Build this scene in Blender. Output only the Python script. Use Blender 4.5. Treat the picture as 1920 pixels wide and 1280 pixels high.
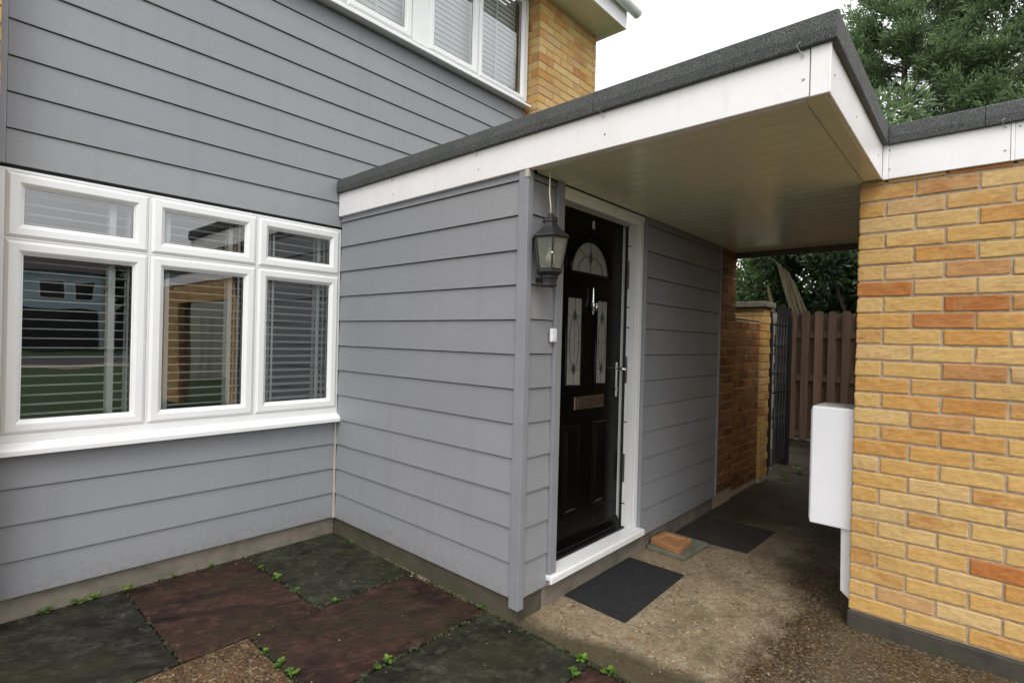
import bpy, bmesh, math, random
import numpy as np
from mathutils import Vector, Matrix
random.seed(7); rng = np.random.default_rng(7)
S = bpy.context.scene
for o in list(bpy.data.objects): bpy.data.objects.remove(o)
C = S.collection

# ---------------------------------------------------------------- camera
YAW, PITCH, ROLL, F = 0.7285, -0.0036, 0.0253, 994.04
cy, sy, cp, sp, cr, sr = math.cos(YAW), math.sin(YAW), math.cos(PITCH), math.sin(PITCH), math.cos(ROLL), math.sin(ROLL)
fwd = Vector((cy*cp, sy*cp, sp)); rgt = Vector((sy, -cy, 0)); upv = Vector((-cy*sp, -sy*sp, cp))
r2 = rgt*cr + upv*sr        # camera's right in the picture
u2 = upv*cr - rgt*sr
cam_d = bpy.data.cameras.new('camera'); cam = bpy.data.objects.new('camera', cam_d); C.objects.link(cam)
cam_d.sensor_width = 36; cam_d.lens = F/1920*36; cam_d.clip_start = .05; cam_d.clip_end = 900
m = Matrix((( r2.x, u2.x, -fwd.x, 0), (r2.y, u2.y, -fwd.y, 0), (r2.z, u2.z, -fwd.z, 1.36), (0, 0, 0, 1)))
cam.matrix_world = m
S.camera = cam
S.render.resolution_x = 1024; S.render.resolution_y = 682
# ---------------------------------------------------------------- light
SUN_EL, SUN_AZ = math.radians(55), math.radians(228)      # overcast sky, soft bright patch behind the camera's left
W = bpy.data.worlds.new('World'); S.world = W; W.use_nodes = True
nt = W.node_tree; nt.nodes.clear()
sky = nt.nodes.new('ShaderNodeTexSky'); sky.sky_type = 'NISHITA'; sky.sun_disc = False
sky.sun_elevation = SUN_EL; sky.sun_rotation = SUN_AZ; sky.air_density = 1.0; sky.dust_density = 4.0; sky.ozone_density = 1.0
hs = nt.nodes.new('ShaderNodeHueSaturation'); hs.inputs['Saturation'].default_value = .12
bg = nt.nodes.new('ShaderNodeBackground'); bg.inputs['Strength'].default_value = .15
wo = nt.nodes.new('ShaderNodeOutputWorld')
mxs = nt.nodes.new('ShaderNodeMix'); mxs.data_type = 'RGBA'; mxs.inputs[0].default_value = .62; mxs.inputs[7].default_value = (8.0, 8.1, 8.35, 1)   # even cloud layer over the sky
nt.links.new(sky.outputs[0], hs.inputs['Color']); nt.links.new(hs.outputs[0], mxs.inputs[6]); nt.links.new(mxs.outputs[2], bg.inputs[0]); nt.links.new(bg.outputs[0], wo.inputs[0])
sd = bpy.data.lights.new('sun', 'SUN'); sd.energy = .6; sd.angle = math.radians(30); sd.color = (1, .97, .93)
so = bpy.data.objects.new('sun', sd); C.objects.link(so)
d = Vector((math.sin(SUN_AZ)*math.cos(SUN_EL), math.cos(SUN_AZ)*math.cos(SUN_EL), math.sin(SUN_EL)))
so.rotation_euler = d.to_track_quat('Z', 'Y').to_euler(); so.location = (0, 0, 20)
S.view_settings.view_transform = 'Standard'; S.view_settings.look = 'None'; S.view_settings.gamma = 1
S.view_settings.exposure = 0.78
S.render.engine = 'CYCLES'
S.cycles.max_bounces = 10; S.cycles.diffuse_bounces = 5; S.cycles.transparent_max_bounces = 12

# ---------------------------------------------------------------- materials
def newmat(name):
    M = bpy.data.materials.new(name); M.use_nodes = True
    t = M.node_tree; b = t.nodes['Principled BSDF']
    return M, t, b
def N(t, typ, **k):
    n = t.nodes.new(typ)
    for a, v in k.items():
        if a.startswith('_'): setattr(n, a[1:], v)
        else: n.inputs[a.replace('__', ' ')].default_value = v
    return n
def coords(t, scale=(1, 1, 1)):
    g = t.nodes.new('ShaderNodeNewGeometry'); mp = t.nodes.new('ShaderNodeMapping'); mp.inputs['Scale'].default_value = scale
    t.links.new(g.outputs['Position'], mp.inputs['Vector']); return mp.outputs[0]
def ramp(t, src, stops, interp='LINEAR'):
    r = t.nodes.new('ShaderNodeValToRGB'); e = r.color_ramp.elements; r.color_ramp.interpolation = interp
    while len(e) < len(stops): e.new(.5)
    for i, (p, c) in enumerate(stops):
        e[i].position = p; e[i].color = (*c, 1) if len(c) == 3 else c
    t.links.new(src, r.inputs[0]); return r.outputs[0]
def mix(t, a, b, f, mode='MIX'):
    n = t.nodes.new('ShaderNodeMix'); n.data_type = 'RGBA'; n.blend_type = mode
    for s, v in ((0, f), (6, a), (7, b)):
        if hasattr(v, 'node'): t.links.new(v, n.inputs[s])
        elif s == 0: n.inputs[0].default_value = v
        else: n.inputs[s].default_value = (*v, 1)
    return n.outputs[2]
def bump(t, b, h, dist=.002, strength=1, prev=None):
    n = N(t, 'ShaderNodeBump', Strength=strength, Distance=dist); t.links.new(h, n.inputs['Height'])
    if prev: t.links.new(prev, n.inputs['Normal'])
    t.links.new(n.outputs[0], b.inputs['Normal']); return n.outputs[0]
def noise(t, vec, scale, detail=4, rough=.55, out=0):
    n = N(t, 'ShaderNodeTexNoise', Scale=scale, Detail=detail, Roughness=rough); t.links.new(vec, n.inputs['Vector']); return n.outputs[out]
def simple(name, col, rough=.5, metal=0, var=.08, vs=6, bsc=0, bd=.0005, spec=.5, coat=0):
    M, t, b = newmat(name)
    v = coords(t); nz = noise(t, v, vs)
    dark = tuple(c*(1-var) for c in col); lite = tuple(min(1, c*(1+var)) for c in col)
    t.links.new(ramp(t, nz, [(.3, dark), (.7, lite)]), b.inputs['Base Color'])
    rr = N(t, 'ShaderNodeMapRange'); rr.inputs['To Min'].default_value = max(0, rough-.07); rr.inputs['To Max'].default_value = min(1, rough+.07)
    t.links.new(noise(t, v, vs*3), rr.inputs['Value']); t.links.new(rr.outputs[0], b.inputs['Roughness'])
    b.inputs['Metallic'].default_value = metal; b.inputs['Specular IOR Level'].default_value = spec
    b.inputs['Coat Weight'].default_value = coat
    if bsc: bump(t, b, noise(t, v, bsc), bd)
    return M

def m_cladding(name, gain=1.0):
    M, t, b = newmat(name)
    v = coords(t); g = t.nodes.new('ShaderNodeNewGeometry')
    c1 = ramp(t, g.outputs['Random Per Island'], [(0, (.248*gain, .252*gain, .266*gain)), (1, (.275*gain, .279*gain, .291*gain))])
    c2 = mix(t, c1, (.93, .94, .95), ramp(t, noise(t, v, 1.7, 5), [(.35, (0, 0, 0)), (.75, (1, 1, 1))]), 'MULTIPLY')
    # faint rain streaks and fingered dirt
    c3 = mix(t, c2, (.86, .86, .85), ramp(t, noise(t, coords(t, (14, 14, .9)), 1, 4), [(.55, (0, 0, 0)), (.8, (.6, .6, .6))]), 'MULTIPLY')
    sx = t.nodes.new('ShaderNodeSeparateXYZ'); t.links.new(v, sx.inputs[0])      # mud splashed up from the paving
    am = t.nodes.new('ShaderNodeMath'); am.operation = 'MULTIPLY_ADD'; t.links.new(noise(t, v, 38, 5, .75), am.inputs[0]); am.inputs[1].default_value = .55; t.links.new(sx.outputs[2], am.inputs[2])
    c3 = mix(t, c3, (.17, .155, .125), ramp(t, am.outputs[0], [(.30, (.55, .55, .55)), (.46, (0, 0, 0))]))
    t.links.new(c3, b.inputs['Base Color']); b.inputs['Roughness'].default_value = .52; b.inputs['Specular IOR Level'].default_value = .4
    grain = noise(t, coords(t, (2.2, 2.2, 110)), 3.2, 5, .7)
    n1 = bump(t, b, grain, .0022, .55)
    bump(t, b, noise(t, v, 2.2, 2), .01, .25, n1)
    return M
CLAD = m_cladding('grey_board')
TRIM = simple('grey_trim', (.245, .25, .268), .38, var=.06)
PVC = simple('white_pvc', (.80, .80, .79), .22, var=.025, vs=3)
PVCF = simple('white_fascia', (.84, .82, .82), .3, var=.03, vs=4)
def streaky(M, col, amt):
    t = M.node_tree; b = t.nodes['Principled BSDF']; src = b.inputs['Base Color'].links[0].from_socket
    c = mix(t, src, col, ramp(t, noise(t, coords(t, (22, 22, 2.2)), 1, 5, .65), [(.56, (0, 0, 0)), (.80, (amt, amt, amt))]))
    t.links.new(c, b.inputs['Base Color'])
streaky(PVCF, (.52, .55, .42), .38); streaky(PVC, (.60, .60, .54), .16)
SOFF = simple('soffit_pvc', (.72, .715, .55), .18, var=.05, vs=2)
GAP = simple('dark_gap', (.012, .012, .012), .9)
SEAL = simple('cream_sealant', (.44, .41, .34), .7)

def m_brick(name, stops, dirt=True):
    M, t, b = newmat(name)
    v = coords(t); g = t.nodes.new('ShaderNodeNewGeometry')
    base = ramp(t, g.outputs['Random Per Island'], stops)
    n1 = ramp(t, noise(t, coords(t, (7, 7, 13)), 1, 6, .65), [(.38, (0, 0, 0)), (.68, (1, 1, 1))])
    wn = N(t, 'ShaderNodeTexWhiteNoise'); wn.noise_dimensions = '1D'; t.links.new(g.outputs['Random Per Island'], wn.inputs['W'])
    fire = t.nodes.new('ShaderNodeMath'); fire.operation = 'MULTIPLY'
    sel = ramp(t, wn.outputs['Value'], [(.6, (0, 0, 0)), (.95, (.75, .75, .75))])
    t.links.new(n1, fire.inputs[0]); t.links.new(sel, fire.inputs[1])
    c = mix(t, base, (.42, .15, .035), fire.outputs[0])
    c = mix(t, c, (.60, .43, .205), ramp(t, noise(t, v, 11, 6, .7), [(.48, (0, 0, 0)), (.75, (.4, .4, .4))]))
    c = mix(t, c, (.62, .60, .55), ramp(t, noise(t, coords(t, (.8, .8, 1.4)), 2.2, 5, .6), [(.50, (0, 0, 0)), (.85, (.8, .8, .8))]), 'MULTIPLY')
    c = mix(t, c, (.80, .80, .76), ramp(t, noise(t, v, 55, 4, .7), [(.42, (0, 0, 0)), (.7, (.8, .8, .8))]), 'MULTIPLY')
    # rare dark kiss marks
    c = mix(t, c, (.20, .085, .035), ramp(t, noise(t, coords(t, (9, 9, 26)), 1.0, 3), [(.70, (0, 0, 0)), (.76, (.7, .7, .7))]))
    t.links.new(c, b.inputs['Base Color']); b.inputs['Roughness'].default_value = .72; b.inputs['Specular IOR Level'].default_value = .3
    n = bump(t, b, noise(t, v, 90, 5, .7), .0028, .7)
    bump(t, b, noise(t, v, 17, 3), .006, .5, n)
    return M
YB = [(0, (.60, .395, .150)), (.28, (.57, .35, .115)), (.5, (.62, .425, .19)), (.72, (.57, .335, .105)), (.85, (.52, .25, .062)), (.91, (.56, .38, .18)), (.98, (.43, .155, .038))]
BRICK = m_brick('buff_brick', YB)
DB = [(0, (.25, .125, .045)), (.3, (.17, .065, .022)), (.55, (.27, .135, .05)), (.75, (.12, .042, .018)), (1, (.21, .10, .045))]  # palette darkened: the passage's low light is put into the brick colour
BRICKD = m_brick('weathered_shaded_brick', DB)
def m_mortar():
    M, t, b = newmat('mortar'); v = coords(t)
    c = ramp(t, noise(t, v, 30, 5, .7), [(.3, (.32, .255, .175)), (.7, (.50, .41, .30))])
    t.links.new(c, b.inputs['Base Color']); b.inputs['Roughness'].default_value = .9
    bump(t, b, noise(t, v, 160, 4, .8), .004, .9); return M
MORTAR = m_mortar()
def m_felt():
    M, t, b = newmat('mineral_felt'); v = coords(t)
    c = ramp(t, noise(t, v, 260, 3, .8), [(.36, (.022, .024, .024)), (.5, (.062, .065, .064)), (.64, (.19, .195, .19))])
    c = mix(t, c, (.55, .62, .52), ramp(t, noise(t, v, 7, 5), [(.45, (0, 0, 0)), (.8, (.7, .7, .7))]), 'MULTIPLY')
    t.links.new(c, b.inputs['Base Color']); b.inputs['Roughness'].default_value = .85
    bump(t, b, noise(t, v, 300, 3, .8), .003, 1); return M
FELT = m_felt()
def m_plinth(name, base=(.27, .24, .19), moss=.6):
    M, t, b = newmat(name); v = coords(t)
    c = ramp(t, noise(t, v, 9, 6, .65), [(.25, tuple(x*.55 for x in base)), (.5, base), (.8, tuple(x*1.2 for x in base))])
    c = mix(t, c, (.045, .05, .022), ramp(t, noise(t, coords(t, (1, 1, 2.5)), 2.6, 6, .65), [(.45, (0, 0, 0)), (.68, (moss, moss, moss))]))
    t.links.new(c, b.inputs['Base Color']); b.inputs['Roughness'].default_value = .8
    bump(t, b, noise(t, v, 70, 5, .75), .004, .8); return M
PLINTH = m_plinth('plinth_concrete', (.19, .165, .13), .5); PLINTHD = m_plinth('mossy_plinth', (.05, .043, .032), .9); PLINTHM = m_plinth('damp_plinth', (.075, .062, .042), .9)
def m_aggregate():
    M, t, b = newmat('aggregate_concrete'); v = coords(t)
    vo = N(t, 'ShaderNodeTexVoronoi', Scale=95, Randomness=1); t.links.new(v, vo.inputs['Vector'])
    stone = ramp(t, vo.outputs['Color'], [(.1, (.06, .034, .018)), (.3, (.17, .095, .038)), (.5, (.27, .18, .085)), (.7, (.23, .205, .16)), (.9, (.52, .45, .34))])
    cement = ramp(t, noise(t, v, 6, 6, .65), [(.3, (.17, .13, .078)), (.55, (.285, .23, .15)), (.75, (.39, .33, .235))])
    expo = ramp(t, noise(t, v, 22, 6, .75), [(.42, (0, 0, 0)), (.62, (1, 1, 1))])
    c = mix(t, cement, stone, expo)
    # wet, stained zone near the camera and a mossy band beside the slabs (fixed shapes on the ground)
    sx = t.nodes.new('ShaderNodeSeparateXYZ'); nv = noise(t, v, 2.3, 5, .65)
    t.links.new(v, sx.inputs[0])
    def lin(ax, ay, c0, wob=.35):        # ax*x + ay*y + c0 + wobble
        e = [(sx.outputs[0], ax), (sx.outputs[1], ay), (nv, wob)]
        cur = None
        for s, k in e:
            mm = t.nodes.new('ShaderNodeMath'); mm.operation = 'MULTIPLY_ADD'; t.links.new(s, mm.inputs[0]); mm.inputs[1].default_value = k
            if cur is None: mm.inputs[2].default_value = c0 - wob*.5
            else: t.links.new(cur, mm.inputs[2])
            cur = mm.outputs[0]
        return cur
    wet = ramp(t, lin(.10, -1.0, .50+.08, .75), [(0, (0, 0, 0)), (.16, (1, 1, 1))])        # y below about 0.8
    wc = mix(t, ramp(t, noise(t, v, 14, 5, .7), [(.35, (.022, .014, .007)), (.65, (.060, .036, .015))]), stone, ramp(t, noise(t, v, 60, 4, .8), [(.46, (0, 0, 0)), (.64, (.75, .75, .75))]))
    c = mix(t, c, wc, wet)
    band = ramp(t, lin(-1.0, -.20, 2.36, .26), [(0, (0, 0, 0)), (.10, (1, 1, 1))])
    c = mix(t, c, (.036, .029, .012), mix(t, band, (.86, .86, .86), .999, 'MULTIPLY'))
    passage_shade = ramp(t, lin(1.0, .25, -4.15, 1.1), [(0, (0, 0, 0)), (.5, (1, 1, 1))])  # shade of the passage painted into the path colour
    c = mix(t, c, (.030, .022, .014), mix(t, passage_shade, (.93, .93, .93), .999, 'MULTIPLY'))
    # blotches of algae
    c = mix(t, c, (.10, .082, .042), ramp(t, noise(t, v, 3.6, 6, .7), [(.50, (0, 0, 0)), (.68, (.7, .7, .7))]))
    t.links.new(c, b.inputs['Base Color'])
    rr = ramp(t, noise(t, v, 4, 4), [(.35, (.42,)*3), (.7, (.75,)*3)]); t.links.new(rr, b.inputs['Roughness'])
    n = bump(t, b, vo.outputs['Distance'], .004, .6)
    bump(t, b, noise(t, v, 30, 6, .7), .006, .6, n); return M
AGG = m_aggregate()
def m_slab(name, lo, mid, hi, ang=0, speck=.0, ripple=1):
    M, t, b = newmat(name)
    g = t.nodes.new('ShaderNodeNewGeometry'); mp = t.nodes.new('ShaderNodeMapping'); mp.inputs['Rotation'].default_value = (0, 0, ang)
    t.links.new(g.outputs['Position'], mp.inputs['Vector'])
    mp2 = t.nodes.new('ShaderNodeMapping'); mp2.inputs['Scale'].default_value = (2.4, 8, 1); t.links.new(mp.outputs[0], mp2.inputs['Vector'])
    v = g.outputs['Position']
    rip = noise(t, mp2.outputs[0], 1, 4, .6)
    c = ramp(t, noise(t, v, 5, 7, .68), [(.3, lo), (.52, mid), (.75, hi)])
    c = mix(t, c, tuple(x*.5 for x in lo), ramp(t, noise(t, v, 3.1, 6, .7), [(.50, (0, 0, 0)), (.62, (.9, .9, .9))]))
    c = mix(t, c, tuple(x*1.7+.006 for x in hi), ramp(t, noise(t, v, 13, 7, .75), [(.50, (0, 0, 0)), (.70, (.7, .7, .7))]))
    c = mix(t, c, tuple(x*.45 for x in lo), ramp(t, rip, [(.30, (1*ripple,)*3), (.47, (0, 0, 0))]))
    c = mix(t, c, tuple(min(1, x*2.2+.03) for x in hi), ramp(t, noise(t, v, 170, 3, .8), [(.70, (0, 0, 0)), (.78, (.35, .35, .35))]))
    c = mix(t, c, (.026, .026, .010), ramp(t, noise(t, v, 2.1, 8, .72), [(.48, (0, 0, 0)), (.66, (.85, .85, .85))]))
    t.links.new(c, b.inputs['Base Color'])
    t.links.new(ramp(t, noise(t, v, 8, 4), [(.3, (.5,)*3), (.7, (.8,)*3)]), b.inputs['Roughness']); b.inputs['Specular IOR Level'].default_value = .22
    n = bump(t, b, rip, .03, .9*ripple)
    n = bump(t, b, noise(t, v, 60, 6, .75), .006, .9, n)
    bump(t, b, noise(t, v, 11, 5, .7), .02, .6, n); return M
SL_BLACK = m_slab('dark_slab', (.011, .0105, .008), (.022, .021, .016), (.044, .043, .033), .7)
SL_RED = m_slab('red_slab', (.020, .011, .009), (.042, .020, .015), (.068, .030, .022), .35)
SL_GREEN = m_slab('green_grey_slab', (.013, .013, .008), (.028, .028, .018), (.056, .056, .038), 1.2, ripple=.7)
def m_gravelslab():
    M, t, b = newmat('pebble_slab'); v = coords(t)
    vo = N(t, 'ShaderNodeTexVoronoi', Scale=110, Randomness=1); t.links.new(v, vo.inputs['Vector'])
    c = ramp(t, vo.outputs['Color'], [(.1, (.018, .012, .007)), (.3, (.075, .033, .012)), (.5, (.135, .065, .022)), (.7, (.10, .072, .038)), (.9, (.30, .22, .12))])
    c = mix(t, c, (.35, .32, .2), ramp(t, noise(t, v, 6, 5), [(.4, (0, 0, 0)), (.8, (.8, .8, .8))]), 'MULTIPLY')
    t.links.new(c, b.inputs['Base Color']); b.inputs['Roughness'].default_value = .5
    bump(t, b, vo.outputs['Distance'], .006, .9); return M
PEB = m_gravelslab()
SOIL = simple('dark_soil', (.022, .019, .011), .95, var=.4, vs=20, bsc=60, bd=.01)
BLACKDOOR = simple('black_gloss_door', (.002, .002, .0022), .25, var=.1, spec=.14)
BLACKM = simple('black_metal', (.012, .012, .013), .4, var=.2, bsc=80)
LANT = simple('aged_black_iron', (.013, .013, .014), .5, var=.3, vs=30, bsc=120, bd=.001)
CHROME = simple('chrome', (.75, .75, .73), .12, 1, var=.1)
BRASS = simple('worn_brass', (.50, .47, .38), .25, 1, var=.2, vs=20)
MAT = simple('black_rubber_mat', (.011, .011, .012), .85, var=.6, vs=45, bsc=260, bd=.004)
MATB = simple('worn_brown_mat', (.032, .026, .021), .85, var=.4, vs=12, bsc=200, bd=.004)
WHITEBOX = simple('white_grp', (.80, .80, .82), .32, var=.02)
RUBBER = simple('black_gasket', (.01, .01, .01), .6)
def m_wood(name, a, bb, ax=(18, 18, 1.2)):
    M, t, b = newmat(name); v = coords(t, ax); g = t.nodes.new('ShaderNodeNewGeometry')
    c = ramp(t, noise(t, v, 1.3, 6, .65), [(.25, a), (.75, bb)])
    c = mix(t, c, (.5, .5, .52), ramp(t, g.outputs['Random Per Island'], [(0, (0, 0, 0)), (1, (.75, .75, .75))]), 'MULTIPLY')
    t.links.new(c, b.inputs['Base Color']); b.inputs['Roughness'].default_value = .85
    bump(t, b, noise(t, v, 3, 5, .7), .004, .8); return M
FENCE = m_wood('weathered_fence_wood', (.10, .062, .038), (.25, .155, .095)); TIMB = m_wood('grey_timber', (.16, .13, .075), (.36, .31, .19))
PALEW = m_wood('pale_fence_wood', (.55, .53, .40), (.72, .70, .56))
def m_leaf(name, a, bb, tr=.25, rough=.45):
    M, t, b = newmat(name); g = t.nodes.new('ShaderNodeNewGeometry')
    c = ramp(t, g.outputs['Random Per Island'], [(0, a), (1, bb)])
    t.links.new(c, b.inputs['Base Color']); b.inputs['Roughness'].default_value = rough; b.inputs['Specular IOR Level'].default_value = .35
    tb = t.nodes.new('ShaderNodeBsdfTranslucent'); t.links.new(c, tb.inputs[0])
    ms = t.nodes.new('ShaderNodeMixShader'); ms.inputs[0].default_value = tr
    t.links.new(b.outputs[0], ms.inputs[1]); t.links.new(tb.outputs[0], ms.inputs[2]); t.links.new(ms.outputs[0], t.nodes['Material Output'].inputs[0])
    return M
CONI = m_leaf('cypress_foliage', (.065, .115, .052), (.26, .36, .17), .4)
LAUR = m_leaf('laurel_foliage', (.012, .028, .010), (.05, .10, .028), .2, .35)
WEED = m_leaf('weed_leaf', (.06, .15, .018), (.20, .34, .05), .35)
GRASS = simple('lawn_green', (.030, .072, .012), .9, var=.35, vs=8, bsc=60, bd=.02)
BARK = m_wood('bark', (.05, .038, .028), (.14, .11, .085), (14, 14, 3))
ASPH = simple('asphalt', (.05, .05, .052), .8, var=.2, vs=30, bsc=120, bd=.003)

def m_glass(name, refl=.30, tint=(.92, .95, .95)):
    M, t, b = newmat(name); t.nodes.remove(b)
    tr = t.nodes.new('ShaderNodeBsdfTransparent'); tr.inputs[0].default_value = (*tint, 1)
    gl = t.nodes.new('ShaderNodeBsdfGlossy'); gl.inputs['Roughness'].default_value = .0
    fr = t.nodes.new('ShaderNodeFresnel'); fr.inputs['IOR'].default_value = 1.5
    ma = t.nodes.new('ShaderNodeMath'); ma.operation = 'MULTIPLY_ADD'; ma.inputs[1].default_value = 1.25; ma.inputs[2].default_value = refl*.55; ma.use_clamp = True
    t.links.new(fr.outputs[0], ma.inputs[0])
    nz = noise(t, coords(t), 2.0, 2); bp = N(t, 'ShaderNodeBump', Strength=.22, Distance=.005); t.links.new(nz, bp.inputs['Height']); t.links.new(bp.outputs[0], gl.inputs['Normal'])
    ms = t.nodes.new('ShaderNodeMixShader')
    t.links.new(ma.outputs[0], ms.inputs[0]); t.links.new(tr.outputs[0], ms.inputs[1]); t.links.new(gl.outputs[0], ms.inputs[2])
    t.links.new(ms.outputs[0], t.nodes['Material Output'].inputs[0]); return M
GLASS = m_glass('window_glass'); LGLASS = m_glass('lantern_glass', .03, (.80, .80, .76))
def pale_reflection(M):
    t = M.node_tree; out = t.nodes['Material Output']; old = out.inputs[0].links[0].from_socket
    df_ = t.nodes.new('ShaderNodeBsdfDiffuse'); df_.inputs[0].default_value = (.30, .30, .26, 1); ms = t.nodes.new('ShaderNodeMixShader'); ms.inputs[0].default_value = .38  # grey diffuse layer paints the whitish reflection onto the lantern panes
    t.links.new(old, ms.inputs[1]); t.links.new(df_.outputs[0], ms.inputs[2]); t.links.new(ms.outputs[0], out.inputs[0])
pale_reflection(LGLASS)
FROST = simple('frosted_glass', (.20, .20, .18), .3, var=.15, vs=40, bsc=200, bd=.001)
LEAD = simple('lead_came', (.02, .02, .02), .45)
BLIND = simple('white_blind', (.84, .84, .82), .4, var=.03)
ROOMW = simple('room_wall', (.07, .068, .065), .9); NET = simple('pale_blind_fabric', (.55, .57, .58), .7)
BULB = simple('bulb_glass', (.75, .72, .6), .15)
RENDERB = simple('blue_grey_render', (.46, .58, .66), .8); TILE = simple('roof_tile', (.07, .055, .05), .8, var=.3, vs=20)
DARKDOOR = simple('black_garage_door', (.012, .012, .014), .4); WHITEP = simple('white_paint', (.7, .7, .7), .5)
CONC = m_plinth('drive_concrete', (.27, .225, .165), .35)

# ---------------------------------------------------------------- mesh helpers
def B(): return bmesh.new()
def box(bm, x0, x1, y0, y1, z0, z1):
    vs = [bm.verts.new(p) for p in ((x0, y0, z0), (x1, y0, z0), (x1, y1, z0), (x0, y1, z0), (x0, y0, z1), (x1, y0, z1), (x1, y1, z1), (x0, y1, z1))]
    for f in ((0, 3, 2, 1), (4, 5, 6, 7), (0, 1, 5, 4), (1, 2, 6, 5), (2, 3, 7, 6), (3, 0, 4, 7)): bm.faces.new([vs[i] for i in f])
    return vs
def prism(bm, pts, off):          # extrude a closed polygon (list of 3D points) by off
    a = [bm.verts.new(p) for p in pts]; b = [bm.verts.new(Vector(p)+Vector(off)) for p in pts]; n = len(pts)
    bm.faces.new(a); bm.faces.new(b[::-1])
    for i in range(n): bm.faces.new((a[i], b[i], b[(i+1) % n], a[(i+1) % n]))
def tube(bm, pts, r, n=8, caps=True):
    pts = [Vector(p) for p in pts]; rs = r if isinstance(r, (list, tuple)) else [r]*len(pts); rings = []
    for i, p in enumerate(pts):
        dd = (pts[min(i+1, len(pts)-1)]-pts[max(i-1, 0)]).normalized()
        a = dd.orthogonal().normalized() if i == 0 else (pa - dd*pa.dot(dd)).normalized()
        pa = a; c = dd.cross(a)
        rings.append([bm.verts.new(p+(a*math.cos(2*math.pi*k/n)+c*math.sin(2*math.pi*k/n))*rs[i]) for k in range(n)])
    for i in range(len(rings)-1):
        for k in range(n): bm.faces.new((rings[i][k], rings[i][(k+1) % n], rings[i+1][(k+1) % n], rings[i+1][k]))
    if caps: bm.faces.new(rings[0][::-1]); bm.faces.new(rings[-1])
def lathe(bm, prof, cx, cyy, n=16, rot=0, z0=0):     # prof = [(r,z)]
    rings = [[bm.verts.new((cx+r*math.cos(rot+2*math.pi*k/n), cyy+r*math.sin(rot+2*math.pi*k/n), z0+z)) for k in range(n)] for r, z in prof]
    for i in range(len(rings)-1):
        for k in range(n): bm.faces.new((rings[i][k], rings[i][(k+1) % n], rings[i+1][(k+1) % n], rings[i+1][k]))
    bm.faces.new(rings[0][::-1]); bm.faces.new(rings[-1])
def obj(name, bm, mat, parent=None, bev=0, seg=2, smooth=False):
    bmesh.ops.recalc_face_normals(bm, faces=bm.faces)
    me = bpy.data.meshes.new(name); bm.to_mesh(me); bm.free(); me.materials.append(mat)
    o = bpy.data.objects.new(name, me); C.objects.link(o)
    if bev:
        md = o.modifiers.new('bevel', 'BEVEL'); md.width = bev; md.segments = seg; md.limit_method = 'ANGLE'; md.angle_limit = math.radians(40)
    if smooth:
        for p in me.polygons: p.use_smooth = True
    if parent:
        o.parent = parent
        w = Vector((0, 0, 0)); q = parent
        while q: w += q.location; q = q.parent
        o.location = -w
    return o
def npobj(name, V, Fc, mat, parent=None):
    me = bpy.data.meshes.new(name); me.from_pydata(V.tolist(), [], Fc.tolist()); me.materials.append(mat); me.update()
    o = bpy.data.objects.new(name, me); C.objects.link(o)
    if parent: o.parent = parent; o.location = -parent.location
    return o
def tag(o, label=None, cat=None, group=None, kind=None):
    if label: o['label'] = label
    if cat: o['category'] = cat
    if group: o['group'] = group
    if kind: o['kind'] = kind
    return o
def thing(name, label, cat, loc, group=None):
    o = bpy.data.objects.new(name, None); C.objects.link(o); o.location = loc; o.empty_display_size = .1
    return tag(o, label, cat, group)
def bx(name, mat, parent, *a, bev=0, **k):
    bm = B(); box(bm, *a); return obj(name, bm, mat, parent, bev, **k)

# ---------------------------------------------------------------- brickwork
BH, ML, MJ = .0762, .2225, .0085
def bricks(bm, axis, plane, depth, a0, a1, z0, n, start=0, hole=None, jit=.0012):
    """stretcher bond on a wall whose face is at coordinate `plane` on the other axis; a0 is the quoin end; depth goes behind the face"""
    s = 1 if a1 > a0 else -1
    for k in range(n):
        zb = z0+k*BH; u = a0
        first = True
        while (a1-u)*s > .02:
            L = ML-MJ
            if first and (k+start) % 2: L = .1025
            first = False
            e = u+s*L
            if (e-a1)*s > 0: e = a1
            if abs(e-u) > .03:
                lo, hi = min(u, e), max(u, e)
                if hole and zb < hole[2]:
                    if lo < hole[0] < hi: hi = hole[0]
                    elif lo < hole[1] < hi: lo = hole[1]
                if not (hole and lo > hole[0]-.01 and hi < hole[1]+.01 and zb < hole[2]):
                    j = random.uniform(-jit, jit); p0 = plane+j; p1 = plane+depth
                    jz = random.uniform(-.0012, .0012)
                    if axis == 'x': vs = box(bm, lo, hi, min(p0, p1), max(p0, p1), zb+jz, zb+BH-MJ+jz)
                    else: vs = box(bm, min(p0, p1), max(p0, p1), lo, hi, zb+jz, zb+BH-MJ+jz)
                    for v in vs: v.co += Vector((random.uniform(-1, 1), random.uniform(-1, 1), random.uniform(-1, 1)))*.0016
            u = e+s*MJ
# ---------------------------------------------------------------- the ground
def struct(name, bm, mat, bev=0): return tag(obj(name, bm, mat, None, bev), kind='structure')
bm = B(); box(bm, -150, 150, -150, 150, -.6, -.06); struct('ground', bm, GRASS)
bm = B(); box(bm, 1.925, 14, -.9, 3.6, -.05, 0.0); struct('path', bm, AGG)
bm = B(); box(bm, -8, 1.905, -3.6, 3.6, -.055, -.016); struct('soil', bm, SOIL)
bm = B(); box(bm, 1.925, 9, -3.6, -.904, -.05, -.002); struct('driveway', bm, CONC)
bm = B(); box(bm, -30, 30, -17, -3.604, -.055, -.02); struct('lawn', bm, GRASS)
bm = B(); box(bm, -60, 60, -19.2, -17.004, -.05, .02); struct('pavement', bm, CONC)
bm = B(); box(bm, -60, 60, -30, -19.204, -.055, -.03); struct('road', bm, ASPH)

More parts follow.
